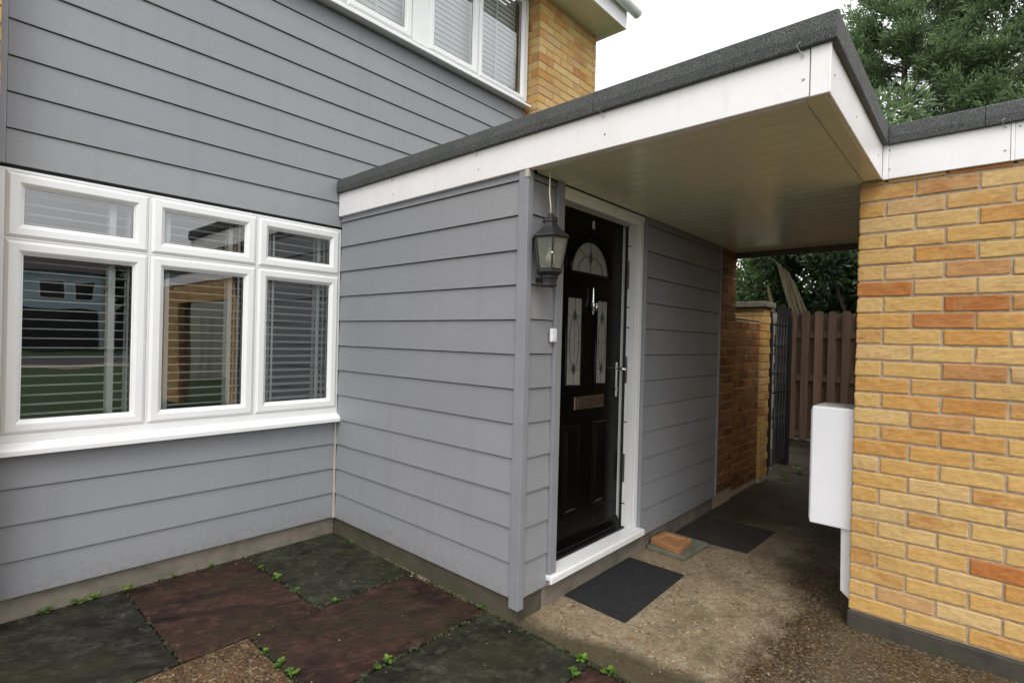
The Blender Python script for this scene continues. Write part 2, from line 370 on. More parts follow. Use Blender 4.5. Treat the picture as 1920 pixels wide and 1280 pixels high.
SLABS = [  # x0,x1,y0,y1,mat,name,kind label
 (-.45, .155, 2.445, 3.40, SL_GREEN), (.165, .735, 2.445, 3.40, SL_BLACK), (.745, 1.345, 2.445, 3.40, SL_RED), (1.355, 1.955, 2.455, 3.40, SL_GREEN),
 (1.015, 1.905, 1.84, 2.440, SL_RED), (1.19, 1.905, 1.225, 1.825, SL_GREEN), (.10, 1.000, 1.52, 2.425, PEB), (1.40, 1.905, .61, 1.215, SL_RED),
 (-.81, .09, 1.82, 2.43, SL_BLACK), (.28, 1.18, .90, 1.51, SL_BLACK), (-.5, 1.38, .0, .60, SL_GREEN), (-2.6, -.46, 1.0, 3.4, SL_BLACK), (-.5, .27, .61, 1.50, SL_RED)]
for x0, x1, y0, y1, mt in SLABS:
    bm = B(); vs = box(bm, x0, x1, y0, y1, -.04, random.uniform(-.004, .002))
    for v in vs[4:]: v.co.z += random.uniform(-.003, .003)
    for v in vs: v.co.x += random.uniform(-.004, .002) if v.co.x < 1.88 else 0
    o = struct('paving_slab', bm, mt, .006)

# ---------------------------------------------------------------- house
A, XB, YC = 3.31, 1.925, 1.634           # main wall face, porch side face, porch front face
house = thing('house', 'house wall clad in grey boards with white windows, brick piers and a flat porch canopy', 'house', (1.9, 3.3, 0))
def lap_boards(bm, axis, face, a0, a1, z0, z1, pitch, sgn, zs=None):
    """lapped boards; face = coordinate of the lower lip, sgn = direction into the wall"""
    z = z0; k = 0
    while z < z1-.005:
        zt = min(z+pitch, z1)
        lip, top = face, face+sgn*.0098
        j = random.uniform(-.0008, .0008)
        q = [(lip+j, z), (top, zt-.0036 if zt < z1 else zt), (face+sgn*.03, zt-.0036 if zt < z1 else zt), (face+sgn*.03, z), (lip+j, z)][:4]
        if axis == 'x': pts = [(a0, p, zz) for p, zz in q]; prism(bm, pts, (a1-a0, 0, 0))
        else: pts = [(p, a0, zz) for p, zz in q]; prism(bm, pts, (0, a1-a0, 0))
        z += pitch; k += 1
P0 = .117; PITCH_ = .1675
bm = B()
lap_boards(bm, 'x', A-.005, .235, XB+.01, P0, .775, PITCH_, 1)            # under the window
lap_boards(bm, 'x', A-.005, .252, 3.815, 2.097, 3.535, .1640, 1)          # above the window
obj('cladding', bm, CLAD, house, .0012, 1)
bm = B(); box(bm, .2, 3.80, A+.026, A+.05, .1, .80); box(bm, .2, 3.8, A+.026, A+.05, 2.08, 3.55)
box(bm, .24, XB, A+.004, A+.03, 2.0795, 2.096)  # near-black strip paints the shadow gap above the window
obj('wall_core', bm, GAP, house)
bm = B(); lap_boards(bm, 'y', XB-.013, YC+.05, A-.012, P0, 2.185, PITCH_, 1); obj('cladding', bm, CLAD, house, .0012, 1)
bm = B(); lap_boards(bm, 'x', YC-.004, 1.947, 2.137, P0+.005, 2.165, PITCH_, 1); obj('cladding', bm, CLAD, house, .0012, 1)
bm = B(); lap_boards(bm, 'x', YC-.004, 3.112, 4.372, P0-.005, 2.20, PITCH_, 1)
obj('cladding', bm, CLAD, house, .0012, 1)
# porch carcass behind the boards
bm = B(); box(bm, XB+.03, XB+.10, YC+.13, A-.03, .0, 2.3); box(bm, XB+.105, 2.15, YC+.03, YC+.12, 0, 2.3); box(bm, 3.14, 4.36, YC+.03, YC+.12, 0, 2.3)
obj('wall_core', bm, GAP, house)
# trims
bm = B(); box(bm, XB-.022, XB-.012, YC-.014, YC+.046, .075, 2.165); box(bm, XB-.0115, XB+.020, YC-.014, YC-.004, .075, 2.165)
obj('corner_trim', bm, TRIM, house, .003)
bm = B(); box(bm, 2.140, 2.197, YC-.016, YC+.03, .12, 2.163); obj('door_trim', bm, TRIM, house, .003)
bm = B(); box(bm, 3.0985, 3.1115, YC-.008, YC+.03, .12, 2.163); obj('door_trim', bm, TRIM, house, .002)
bm = B(); box(bm, 4.372, 4.392, YC-.012, YC+.03, .11, 2.2); obj('corner_trim', bm, TRIM, house, .002)
bm = B(); box(bm, .222, .251, A-.012, A+.03, 2.095, 3.55); obj('corner_trim', bm, TRIM, house, .003)
bm = B(); box(bm, XB-.024, XB-.0125, A-.0165, A-.006, .115, .774); obj('sealant_joint', bm, SEAL, house)
bm = B(); box(bm, XB-.026, XB-.010, YC-.018, YC+.004, 2.128, 2.166); obj('filler_strip', bm, SEAL, house)
# plinth
bm = B()
prism(bm, [(XB+.005, A+.02, -.03), (-1.6, A+.02, -.03), (-1.6, A+.3, -.03), (XB+.02, A+.3, -.03)], (0, 0, .146))
obj('plinth', bm, PLINTH, house, .006)
bm = B(); box(bm, XB+.003, XB+.2, YC+.018, A+.02, -.03, .1155); obj('plinth', bm, PLINTHM, house, .006)
bm = B()
box(bm, XB+.203, 2.30, YC+.018, YC+.2, -.03, .119); box(bm, 2.302, 3.02, YC+.018, YC+.2, -.03, .098); box(bm, 3.022, 4.39, YC+.018, YC+.2, -.03, .109)
obj('plinth', bm, PLINTH, house, .006)
# brick piers and passage wall of the house
bm = B()
bricks(bm, 'x', 3.16, .10, 3.825, 4.775, 2.30, 31)                       # right pier front
for k in range(31):                                                      # its return face
    zb = 2.30+k*BH
    box(bm, 3.8235, 3.8235+.09, 3.262, 3.262+(.10 if k % 2 else .06), zb, zb+BH-MJ)
bricks(bm, 'y', 4.773, -.10, 3.275, 5.2, 2.30, 31, 1)
bricks(bm, 'x', 3.16, .10, .219, -1.6, .14, 59)                          # left pier
obj('brickwork', bm, BRICK, house, .004)
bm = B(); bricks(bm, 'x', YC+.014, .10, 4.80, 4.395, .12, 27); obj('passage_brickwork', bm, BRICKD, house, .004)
bm = B(); box(bm, 3.829, 4.769, 3.166, 5.2, 2.25, 4.66); obj('mortar', bm, MORTAR, house)
bm = B(); box(bm, -1.6, .213, 3.166, 3.5, .14, 4.66); obj('mortar', bm, MORTAR, house)
bm = B(); box(bm, 4.393, 4.794, YC+.020, YC+.11, 0, 2.2); obj('passage_mortar', bm, MORTAR, house)
# eaves
bm = B(); box(bm, -2, 4.835, 2.86, 3.40, 4.612, 4.63)
obj('soffit_board', bm, SOFF, house, .002)
bm = B(); box(bm, -2, 4.85, 2.842, 2.8595, 4.60, 4.80); box(bm, 4.836, 4.85, 2.86, 3.4, 4.60, 4.80); obj('eaves_fascia', bm, PVCF, house, .003)
bm = B()
for i in range(9):
    pass
gp = [(-.055*math.cos(a)+0, -.055*math.sin(a)) for a in [math.pi*i/10 for i in range(11)]]
gi = [(-.050*math.cos(a)+0, -.050*math.sin(a)+.001) for a in [math.pi*i/10 for i in range(11)]][::-1]
prism(bm, [(-2, 2.784+p[0], 4.80+p[1]) for p in gp+gi], (6.96, 0, 0))
prism(bm, [(4.955, 2.784+p[0]*1.04, 4.80+p[1]*1.04) for p in gp], (.006, 0, 0))
obj('gutter', bm, PVC, house)
bm = B(); prism(bm, [(-2, 2.80, 4.79), (-2, 6.6, 6.7), (-2, 6.6, 6.8), (-2, 2.80, 4.87)], (6.83, 0, 0)); obj('roof', bm, TILE, house)

# ---- windows
def rect_profile(bm, x0, x1, z0, z1, prof):      # prof [(inset, y)]
    rings = [[bm.verts.new(p) for p in ((x0+i, y, z0+i), (x1-i, y, z0+i), (x1-i, y, z1-i), (x0+i, y, z1-i))] for i, y in prof]
    for a, b in zip(rings, rings[1:]):
        for k in range(4): bm.faces.new((a[k], a[(k+1) % 4], b[(k+1) % 4], b[k]))
def sash(parent, x0, x1, z0, z1, yf, t=.066):
    bm = B(); rect_profile(bm, x0, x1, z0, z1, [(0, yf+.045), (0, yf+.014), (.004, yf+.009), (.015, yf), (t-.020, yf+.001), (t-.008, yf+.012), (t-.004, yf+.020), (t, yf+.0205), (t, yf+.05), (0, yf+.05)])
    obj('sash', bm, PVC, parent, .0015)
    bm = B(); rect_profile(bm, x0+t-.003, x1-t+.003, z0+t-.003, z1-t+.003, [(0, yf+.0215), (.004, yf+.0215), (.004, yf+.026), (0, yf+.026)]); obj('gasket', bm, RUBBER, parent)
    bm = B(); v = [bm.verts.new(p) for p in ((x0+t-.002, yf+.024, z0+t-.002), (x1-t+.002, yf+.024, z0+t-.002), (x1-t+.002, yf+.024, z1-t+.002), (x0+t-.002, yf+.024, z1-t+.002))]; bm.faces.new(v)
    po = obj('pane', bm, GLASS, parent)
    if po.data.polygons[0].normal.y > 0: po.data.flip_normals()
def blind(parent, x0, x1, z0, z1, y, tilt, sp=.0455, tapes=()):
    bm = B(); z = z0; w = .025
    while z < z1:
        c, s_ = math.cos(tilt)*w, math.sin(tilt)*w
        prism(bm, [(x0, y-c, z-s_), (x0, y, z+.0025), (x0, y+c, z+s_), (x0, y+c, z+s_-.003), (x0, y, z-.0005), (x0, y-c, z-s_-.003)], (x1-x0, 0, 0)); z += sp
    obj('blind_slats', bm, BLIND, parent)
    for tx, tw in tapes:
        for yy in (y-.028, y+.028): bx('blind_tape', BLIND, parent, tx, tx+tw, yy-.0008, yy+.0008, z0-.01, z1)
def empty_part(name, parent):
    o = bpy.data.objects.new(name, None); C.objects.link(o); o.parent = parent; o.location = (0, 0, 0); return o
win = empty_part('window', house)
tag(win, 'wide white ground floor window of six panes with blinds')
YF = 3.292
bm = B()
for z0, z1 in ((.832, .868), (1.7575, 1.7665), (2.066, 2.0785)): box(bm, .2225, 1.918, YF+.010, YF+.07, z0, z1)
for x0, x1 in ((.2225, .252), (.8035, .8125), (1.357, 1.366), (1.908, 1.918)):
    for z0, z1 in ((.8682, 1.7573), (1.7667, 2.0658)): box(bm, x0, x1, YF+.0105, YF+.07, z0, z1)
obj('frame', bm, PVC, win, .001)
cols = [(.253, .803), (.813, 1.3565), (1.3665, 1.9075)]
for x0, x1 in cols:
    sash(win, x0, x1, .8685, 1.757, YF); sash(win, x0, x1, 1.767, 2.0655, YF)
bm = B(); prism(bm, [(-.15, 3.25, .776), (-.15, 3.25, .800), (-.15, 3.262, .812), (-.15, YF+.012, .8315), (-.15, 3.36, .8315), (-.15, 3.36, .79), (-.15, 3.275, .788), (-.15, 3.275, .776)], (1.933+.15, 0, 0))
obj('sill', bm, PVC, win, .003)
blind(win, .25, .775, .90, 2.06, 3.43, .02, tapes=[(.30, .010), (.655, .028), (.735, .010)])
blind(win, .82, 1.34, .90, 2.06, 3.43, .03, tapes=[(.91, .020), (1.235, .024), (1.29, .010)])
blind(win, 1.38, 1.90, .90, 2.06, 3.43, .20, tapes=[(1.50, .012), (1.80, .022), (1.845, .01)])
# room behind (closed, unlit)
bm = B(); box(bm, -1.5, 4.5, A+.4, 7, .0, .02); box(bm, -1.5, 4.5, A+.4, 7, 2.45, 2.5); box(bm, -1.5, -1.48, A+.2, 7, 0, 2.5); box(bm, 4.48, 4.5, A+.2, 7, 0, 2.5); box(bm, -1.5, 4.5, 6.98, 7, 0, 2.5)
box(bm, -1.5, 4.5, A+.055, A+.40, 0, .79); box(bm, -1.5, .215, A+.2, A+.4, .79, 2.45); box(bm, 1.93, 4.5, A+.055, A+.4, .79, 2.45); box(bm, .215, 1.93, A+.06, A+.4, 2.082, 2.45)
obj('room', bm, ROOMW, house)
# upper window
uw = empty_part('window', house); tag(uw, 'white first floor window seen from below, beside the brick pier')
YU = 3.285; ZU0, ZU1 = 3.578, 4.60
bm = B()
box(bm, .28, 3.80, YU+.010, YU+.07, ZU0, ZU0+.034); box(bm, .28, 3.80, YU+.010, YU+.07, 4.566, 4.60)
ubx = [(.30, .86), (.87, 1.43), (1.44, 1.91), (1.92, 2.465), (2.625, 3.165), (3.175, 3.775)]
for x0, x1 in ((.28, .299), (.8605, .8695), (1.4305, 1.4395), (1.9105, 1.9195), (2.4655, 2.6245), (3.1655, 3.1745), (3.7755, 3.81)): box(bm, x0, x1, YU+.005, YU+.072, ZU0+.0345, 4.5655)
obj('frame', bm, PVC, uw, .002)
for x0, x1 in ubx: sash(uw, x0, x1, ZU0+.035, 4.565, YU, .066 if x0 != 3.175 else .05)
bm = B(); prism(bm, [(.2, 3.225, 3.536), (.2, 3.225, 3.556), (.2, YU+.012, 3.5775), (.2, 3.36, 3.5775), (.2, 3.36, 3.55), (.2, 3.245, 3.548), (.2, 3.245, 3.536)], (3.60, 0, 0)); obj('sill', bm, PVC, uw, .003)
blind(uw, .32, 3.76, ZU0+.03, 4.58, 3.42, 1.28, tapes=[])
for x in (.5, 1.1, 1.7, 2.20, 3.47): bx('blind_tape', BLIND, uw, x, x+.018, 3.386, 3.388, ZU0, 4.6)

bm = B(); box(bm, .21, 3.79, 3.60, 6.5, 3.50, 3.53); box(bm, .21, 3.79, 3.60, 6.5, 4.61, 4.63); box(bm, .21, 3.79, 6.48, 6.5, 3.53, 4.61); box(bm, .15, .205, 3.46, 6.5, 3.5, 4.63); box(bm, 3.795, 3.824, 3.405, 6.5, 3.5, 4.61); box(bm, .21, 3.79, 3.405, 3.5995, 3.50, 3.56)
obj('upper_room', bm, ROOMW, house)

# ---- front door
FY = 1.650
df = empty_part('door_frame', house)
bm = B()
box(bm, 2.200, 3.097, FY, FY+.08, 2.100, 2.1645)                         # head
box(bm, 2.200, 3.097, FY-.007, FY-.0003, 2.136, 2.1645)
box(bm, 2.200, 2.2215, FY+.0005, FY+.08, .180, 2.0995)                   # left jamb
box(bm, 3.015, 3.097, FY+.0005, FY+.0415, .180, 2.0995); box(bm, 3.0205, 3.097, FY+.042, FY+.12, .180, 2.0995)
box(bm, 3.048, 3.056, FY-.004, FY, .180, 2.13)
obj('frame', bm, PVC, df, .003)
bm = B(); box(bm, 3.0155, 3.0203, FY+.042, FY+.064, .183, 2.099); obj('keep_strip', bm, PVC, df)
bm = B(); box(bm, 3.0135, 3.0203, FY+.0645, FY+.083, .183, 2.099); obj('gasket', bm, RUBBER, df)
for z0, z1 in ((1.70, 1.88), (1.10, 1.27), (.47, .65)):
    bm = B(); box(bm, 3.0125, 3.0154, FY+.050, FY+.0635, z0, z1); obj('lock_keep', bm, simple('steel_keep', (.25, .25, .25), .35, .8) if 'steel_keep' not in bpy.data.materials else bpy.data.materials['steel_keep'], df, .001)
for z in (.33, .85, 1.45, 1.58, 1.97): bx('keep_joint', BLACKM, df, 3.0140, 3.0154, FY+.044, FY+.063, z, z+.007)
bm = B()
prism(bm, [(2.132, 1.598, .134), (2.132, 1.598, .166), (2.132, 1.604, .172), (2.132, 1.70, .1795), (2.132, 1.74, .1795), (2.132, 1.74, .15), (2.132, 1.611, .149), (2.132, 1.611, .134)], (.980, 0, 0))
obj('threshold', bm, PVC, df, .003)
bm = B(); box(bm, 2.222, 3.014, 1.688, 1.733, .180, .190); obj('weather_bar', bm, BLACKM, df, .003)
door = empty_part('front_door', house); tag(door, 'glossy black front door with arched frosted glass')
DY = 1.735; DX0, DX1 = 2.2225, 2.984; XC = 2.613  # door glazing and fittings scaled about the camera back to this deeper plane
AC, AR, AB = XC, .197, 1.748
arch = [(AC+AR*math.cos(a), AB+AR*math.sin(a)) for a in [math.pi*i/24 for i in range(25)]]
rects = [(2.391, 2.541, 1.107, 1.605), (2.692, 2.814, 1.107, 1.605)]
bm = B(); box(bm, DX0, DX1, DY, DY+.045, .205, 2.103); obj('door_leaf', bm, BLACKDOOR, door, .002)
bm = B(); box(bm, DX1+.0005, 3.0125, DY-.001, DY+.045, .19, 2.100); obj('edge_strip', bm, simple('grey_white_edge', (.42, .42, .40), .4), door, .002)
bm = B(); prism(bm, [(DX0, DY-.0005, .205), (DX0, DY-.0005, .262), (DX0, DY-.012, .252), (DX0, DY-.03, .215), (DX0, DY-.03, .205)], (DX1-DX0, 0, 0)); obj('weather_board', bm, BLACKDOOR, door, .002)
def bead(name, poly, w, closed=True):        # moulded bead following a 2D (x,z) polyline
    bm = B(); pts = [(p[0], DY, p[1]) for p in poly]; tube(bm, pts+([pts[0]] if closed else []), w, 8, not closed); obj(name, bm, BLACKDOOR, door, smooth=True)
bead('glazing_bead', arch, .013)
for x0, x1, z0, z1 in rects: bead('glazing_bead', [(x0, z0), (x1, z0), (x1, z1), (x0, z1)], .011)
bead('arch_moulding', [(AC+.24*math.cos(a), AB+.24*math.sin(a)) for a in [math.pi*i/24 for i in range(25)]], .007, False)
def raised(x0, x1, z0, z1):
    bm = B(); r = [[bm.verts.new((x0+i, DY-yy, z0+i)), bm.verts.new((x1-i, DY-yy, z0+i)), bm.verts.new((x1-i, DY-yy, z1-i)), bm.verts.new((x0+i, DY-yy, z1-i))] for i, yy in ((0, 0), (.008, .009), (.016, .002), (.024, .002), (.042, .010))]
    for a, b in zip(r, r[1:]):
        for k in range(4): bm.faces.new((a[k], a[(k+1) % 4], b[(k+1) % 4], b[k]))
    bm.faces.new(r[-1]); obj('raised_panel', bm, BLACKDOOR, door)
raised(2.383, 2.548, .37, .885); raised(2.680, 2.838, .37, .885)
bm = B(); prism(bm, [(p[0], DY-.004, p[1]) for p in arch], (0, .003, 0)); obj('arched_glass', bm, FROST, door)
for x0, x1, z0, z1 in rects: bx('side_glass', FROST, door, x0, x1, DY-.004, DY-.001, z0, z1)
def dia(cx, cz, w, h): prism(bm, [(cx-w, DY-.0065, cz), (cx, DY-.0065, cz-h), (cx+w, DY-.0065, cz), (cx, DY-.0065, cz+h)], (0, .002, 0))
def lead(pts, r=.0022): tube(bm, [(p[0], DY-.006, p[1]) for p in pts], r, 5)
bm = B()
dia(XC, 1.845, .019, .05)
lead([(XC, 1.75), (XC, 1.94)])
for s_ in (-1, 1):
    lead([(XC+s_*(.13*math.cos(a)), 1.75+.105*math.sin(a)) for a in [math.pi/2*i/10 for i in range(9)]])
    lead([(XC+s_*.02, 1.845), (XC+s_*.07, 1.858), (XC+s_*.115, 1.885)], .0015)
obj('lead_pattern', bm, LEAD, door)
for x0, x1, z0, z1 in rects:
    bm = B(); c = (x0+x1)/2; hw = (x1-x0)*.32
    dia(c, 1.505, .018, .035); dia(c, 1.20, .018, .035); dia(c-hw*.9, 1.355, .006, .010); dia(c+hw*.9, 1.355, .006, .010)
    lead([(c, z0), (c, z1)], .0012)
    for s_ in (-1, 1): lead([(c+s_*hw*math.sin(math.pi*i/14), 1.17+.37*i/14) for i in range(15)], .0018)
    lead([(x0, 1.505), (x1, 1.505)], .0012); lead([(x0, 1.20), (x1, 1.20)], .0012)
    obj('lead_pattern', bm, LEAD, door)
bm = B()                                              # house number 8
for cz, r in ((2.055, .0095), (2.032, .0125)):
    tube(bm, [(2.632+r*.85*math.cos(a), DY-.006, cz+r*math.sin(a)) for a in [2*math.pi*i/16 for i in range(17)]], .0036, 6, False)
obj('door_number', bm, CHROME, door, smooth=True)
bm = B()                                              # urn knocker
K = [(.004, .0), (.009, .008), (.005, .018), (.011, .03), (.015, .05), (.013, .068), (.006, .084), (.009, .092), (.005, .102), (.008, .112), (.004, .122), (.007, .131), (.003, .141), (.005, .150), (.002, .160)]
lathe(bm, K, 2.632, DY-.016, 12, 0, 1.518)
obj('knocker', bm, CHROME, door, smooth=True)
bm = B(); tube(bm, [(2.632+.020*math.sin(a), DY-.030, 1.570-.030*math.cos(a)) for a in [-2.2+4.4*i/12 for i in range(13)]], .0035, 6); obj('knocker_ring', bm, CHROME, door, smooth=True)
bm = B(); box(bm, 2.478, 2.784, DY-.010, DY-.0005, .968, 1.044); obj('letterbox', bm, BRASS, door, .004)
bm = B(); box(bm, 2.498, 2.764, DY-.018, DY-.0105, .984, 1.030); obj('letterbox_flap', bm, simple('dull_flap', (.22, .20, .17), .25, .9), door, .003)
bm = B(); box(bm, 2.918, 2.940, DY-.010, DY-.0005, 1.02, 1.235); obj('handle_plate', bm, CHROME, door, .002)
bm = B(); tube(bm, [(2.929, DY-.010, 1.195), (2.929, DY-.050, 1.195), (2.940, DY-.058, 1.193), (2.965, DY-.058, 1.188)], .0085, 8); obj('handle', bm, CHROME, door, .002)
bm = B(); tube(bm, [(2.929, DY-.010, 1.065), (2.929, DY-.016, 1.065)], .008, 12); obj('lock_cylinder', bm, CHROME, door)
# dark hall behind the door
bm = B(); box(bm, 2.19, 3.0, DY+.05, DY+.08, .1, 2.2); obj('hall_shadow_wall', bm, GAP, house)

# ---- canopy
cano = empty_part('canopy', house); tag(cano, 'flat roofed porch canopy with white fascia and dark felt edge')
FX, KY, GX, ZF, ZW, ZT = 1.897, .382, 3.058, 2.165, 2.325, 2.412
RX = 4.80
bm = B()
box(bm, FX, FX+.012, KY+.058, A-.008, ZF, ZW); box(bm, FX+.0125, FX+.040, KY+.058, A-.008, ZF, ZF+.012)
box(bm, FX-.003, FX+.0125, KY-.003, KY+.055, ZF-.003, ZW)                # corner cover
box(bm, FX+.013, 3.04, KY-.0, KY+.012, ZF, ZW)
obj('fascia', bm, PVCF, cano, .003)
bm = B(); box(bm, FX+.013, 3.03, KY+.0125, KY+.075, ZF-.001, ZF+.010); box(bm, FX+.0405, FX+.075, KY+.0755, YC-.03, ZF-.0005, ZF+.010)
obj('soffit_trim', bm, SOFF, cano, .003)
bm = B(); x = FX+.078; 
while x < RX-.02:                                       # soffit planks along y, tongue-and-groove
    x1 = min(x+.0985, RX-.02); yb = YC-.006 if x < 4.38 else 1.64
    prism(bm, [(x, KY+.078, ZF+.006), (x+.004, KY+.078, ZF+.001), (x1-.010, KY+.078, ZF+.001), (x1-.006, KY+.078, ZF+.006), (x1, KY+.078, ZF+.006), (x1, KY+.078, ZF+.012), (x, KY+.078, ZF+.012)], (0, yb-KY-.078, 0))
    x += .0992
obj('soffit', bm, SOFF, cano)
bm = B(); box(bm, RX-.019, RX, KY, 1.66, 2.118, 2.33); obj('rear_fascia', bm, simple('brown_board', (.10, .075, .055), .5), cano, .003)
bm = B(); box(bm, FX+.045, RX-.02, KY+.02, A-.01, ZF+.0125, ZW+.01); obj('roof_deck', bm, GAP, cano)
bm = B(); segs = [3.30, 3.024, 2.163, 1.252, KY-.022]
for i in range(4):
    y1, y0 = segs[i], segs[i+1]; e = .0015*(i % 2)
    prism(bm, [(FX-.020-e, y0, ZW-.006), (FX-.024-e, y0, ZW+.03), (FX-.018-e, y0, ZT-.004), (FX-.008, y0, ZT+e), (FX+.10, y0, ZT-.004+e), (FX+.10, y0, ZW-.006)], (0, y1-y0-.0006, 0))
box(bm, FX+.1005, 3.026, KY-.022, KY+.1, ZW-.006, ZT-.001)
box(bm, FX+.1005, RX+.02, KY+.1005, A-.012, ZW+.011, ZT-.02)
obj('roof_felt', bm, FELT, cano, .004)
def hooks(pts, ax, parent):
    for p in pts:
        bm = B()
        if ax == 'x': tube(bm, [(FX-.022, p, ZW+.012), (FX-.026, p+.012, ZW+.004), (FX-.012, p+.004, ZW-.012), (FX-.006, p-.004, ZW-.022), (FX-.008, p+.002, ZW-.030)], .0022, 5)
        else: tube(bm, [(3.018, p, ZW+.012), (3.014, p+.012, ZW+.004), (3.028, p+.004, ZW-.012), (3.034, p-.004, ZW-.022)], .0022, 5)
        obj('hook', bm, simple('galvanised_wire', (.35, .33, .30), .4, .8) if 'galvanised_wire' not in bpy.data.materials else bpy.data.materials['galvanised_wire'], parent)
hooks([2.69, 1.963, 1.21, .462], 'x', cano)
SCREW = simple('screw_cap', (.42, .40, .38), .4)
def screw(p, axis, parent):
    bm = B(); x, y, z = p; dd = Vector((1, 0, 0)) if axis == 'x' else Vector((0, 1, 0)); tube(bm, [Vector(p), Vector(p)-dd*.003], [.005, .0035], 8); obj('screw', bm, SCREW, parent)
for y, z in ((2.685, 2.216), (1.95, 2.224), (1.202, 2.226), (.457, 2.225), (3.25, 2.20)): screw((FX, y, z), 'x', cano)
for x, z in ((1.96, 2.24), (2.35, 2.235), (2.9, 2.24)): screw((x, KY, z), 'y', cano)

# ---------------------------------------------------------------- garage
gar = thing('garage', 'flat roofed garage of buff yellow bricks with white fascia at the right', 'garage', (GX, .45, 0))
bm = B()
HOLE = (-3.95, -1.72, 1.84)
bricks(bm, 'y', GX, .10, .473, -5.2, .088, 28, 0, HOLE)
for k in range(27):
    zb = .088+k*BH; u = GX+.1125 if k % 2 else GX+.2235
    while u < 7.9: box(bm, u, min(u+.2130, 7.9), .373, .473, zb, zb+BH-MJ); u += .2235
bw = obj('brickwork', bm, BRICK, gar, .0055, 2)
sb = bw.modifiers.new('fine', 'SUBSURF'); sb.subdivision_type = 'SIMPLE'; sb.levels = 3; sb.render_levels = 3
tx = bpy.data.textures.new('clay_lumps', 'CLOUDS'); tx.noise_scale = .022; tx.noise_depth = 3
dm = bw.modifiers.new('worn_edges', 'DISPLACE'); dm.texture = tx; dm.texture_coords = 'GLOBAL'; dm.strength = .0055; dm.mid_level = .55
bm = B(); box(bm, GX+.006, GX+.2, -1.70, .4665, .07, 2.155); box(bm, GX+.006, GX+.2, -5.2, -1.7005, 1.86, 2.155); box(bm, GX+.006, GX+.2, -5.2, -4.0, .07, 1.8595); box(bm, GX+.2005, 7.9, .28, .4665, .07, 2.155)
obj('mortar', bm, MORTAR, gar)
bm = B(); box(bm, GX-.012, GX+.2, -1.70, .479, -.03, .082); box(bm, GX+.21, 7.9, .3, .478, -.03, .08); obj('plinth', bm, PLINTHD, gar, .008)
bm = B()
box(bm, 3.040, 3.052, -.062, KY-.024, ZF-.003, ZW); box(bm, 3.040, 3.052, -5.3, -.0755, ZF-.003, ZW); box(bm, 3.037, 3.0525, -.075, -.0625, ZF-.005, ZW); box(bm, 3.036, 3.0525, KY-.0235, KY-.001, ZF-.005, ZW)
box(bm, 3.0525, 3.0575, -5.3, KY-.001, ZF-.003, ZF+.008)
obj('fascia', bm, PVCF, gar, .0025)
bm = B()
for y0, y1, e in ((.02, KY-.022, 0), (-1.1, .0194, .0015), (-5.3, -1.1006, 0)):
    prism(bm, [(3.020-e, y0, ZW-.006), (3.016-e, y0, ZW+.03), (3.022-e, y0, ZT-.006), (3.032, y0, ZT-.002+e), (3.14, y0, ZT-.006+e), (3.14, y0, ZW-.006)], (0, y1-y0, 0))
box(bm, 3.1405, 7.98, -5.3, KY+.06, ZW-.01, ZT-.03)
obj('roof_felt', bm, FELT, gar, .004)
bm = B(); box(bm, GX+.02, 7.9, -5.2, .40, 2.156, ZW-.011); obj('roof_deck', bm, TIMB, gar)
hooks([-.044], 'y', gar)
for y, z in ((-.046, 2.209), (.356, 2.297), (.354, 2.208), (-.09, 2.30)): screw((3.040, y, z), 'x', gar)

# ---------------------------------------------------------------- meter cabinet
mb = thing('meter_cabinet', 'white moulded meter cabinet fixed to the side of the brick garage wall', 'meter cabinet', (3.24, .48, .45))
bm = B(); prism(bm, [(3.10, .4745, .452), (3.38, .4745, .452), (3.38, .4745, 1.056), (3.10, .4745, 1.056)], (0, .190, 0)); obj('cabinet_body', bm, WHITEBOX, mb, .007, 3)
bm = B(); box(bm, 3.115, 3.365, .6650, .671, .468, 1.040); obj('cabinet_door', bm, WHITEBOX, mb, .0025, 2)
bm = B(); prism(bm, [(3.125, .4745, .095), (3.125, .522, .135), (3.125, .526, .4515), (3.125, .4745, .4515)], (.05, 0, 0)); obj('cable_conduit', bm, WHITEBOX, mb, .004)

# ---------------------------------------------------------------- lantern
LX, LY = 1.985, 1.545
lan = thing('wall_lantern', 'old black hexagonal wall lantern beside the front door', 'lantern', (LX, LY, 1.615))
ROT = math.atan2(-LY, -LX)+math.radians(9)
bm = B()
lathe(bm, [(.092, 1.840), (.096, 1.844), (.094, 1.850), (.068, 1.872), (.046, 1.892), (.036, 1.906), (.034, 1.910), (.034, 1.917), (.037, 1.919), (.036, 1.932), (.038, 1.934), (.035, 1.939), (.019, 1.943), (.017, 1.953), (.008, 1.959)], LX, LY, 6, ROT)
obj('cap', bm, LANT, lan, .002)
R0, R1, Z0, Z1 = .060, .086, 1.694, 1.842
hexp = lambda r, z, k: (LX+r*math.cos(ROT+math.pi/3*k), LY+r*math.sin(ROT+math.pi/3*k), z)
bm = B()
for k in range(6):
    tube(bm, [hexp(R0, Z0, k), hexp(R1, Z1, k)], .0046, 6)
    for z, r in ((Z0, R0), (Z1-.002, R1)): tube(bm, [hexp(r, z, k), hexp(r, z, k+1)], .0045, 6)
a_, b_, c_, d_ = (Vector(hexp(R0, Z0, 5.999)), Vector(hexp(R0, Z0, 5.62)), Vector(hexp(R1, Z1, 5.62)), Vector(hexp(R1, Z1, 5.999)))
obj('glazing_bars', bm, LANT, lan)
bm = B()
for k in range(6):
    a, b_, c_, d_ = hexp(R0, Z0, k), hexp(R0, Z0, k+1), hexp(R1, Z1, k+1), hexp(R1, Z1, k); bm.faces.new([bm.verts.new(p) for p in (a, b_, c_, d_)])
obj('lantern_glass', bm, LGLASS, lan)
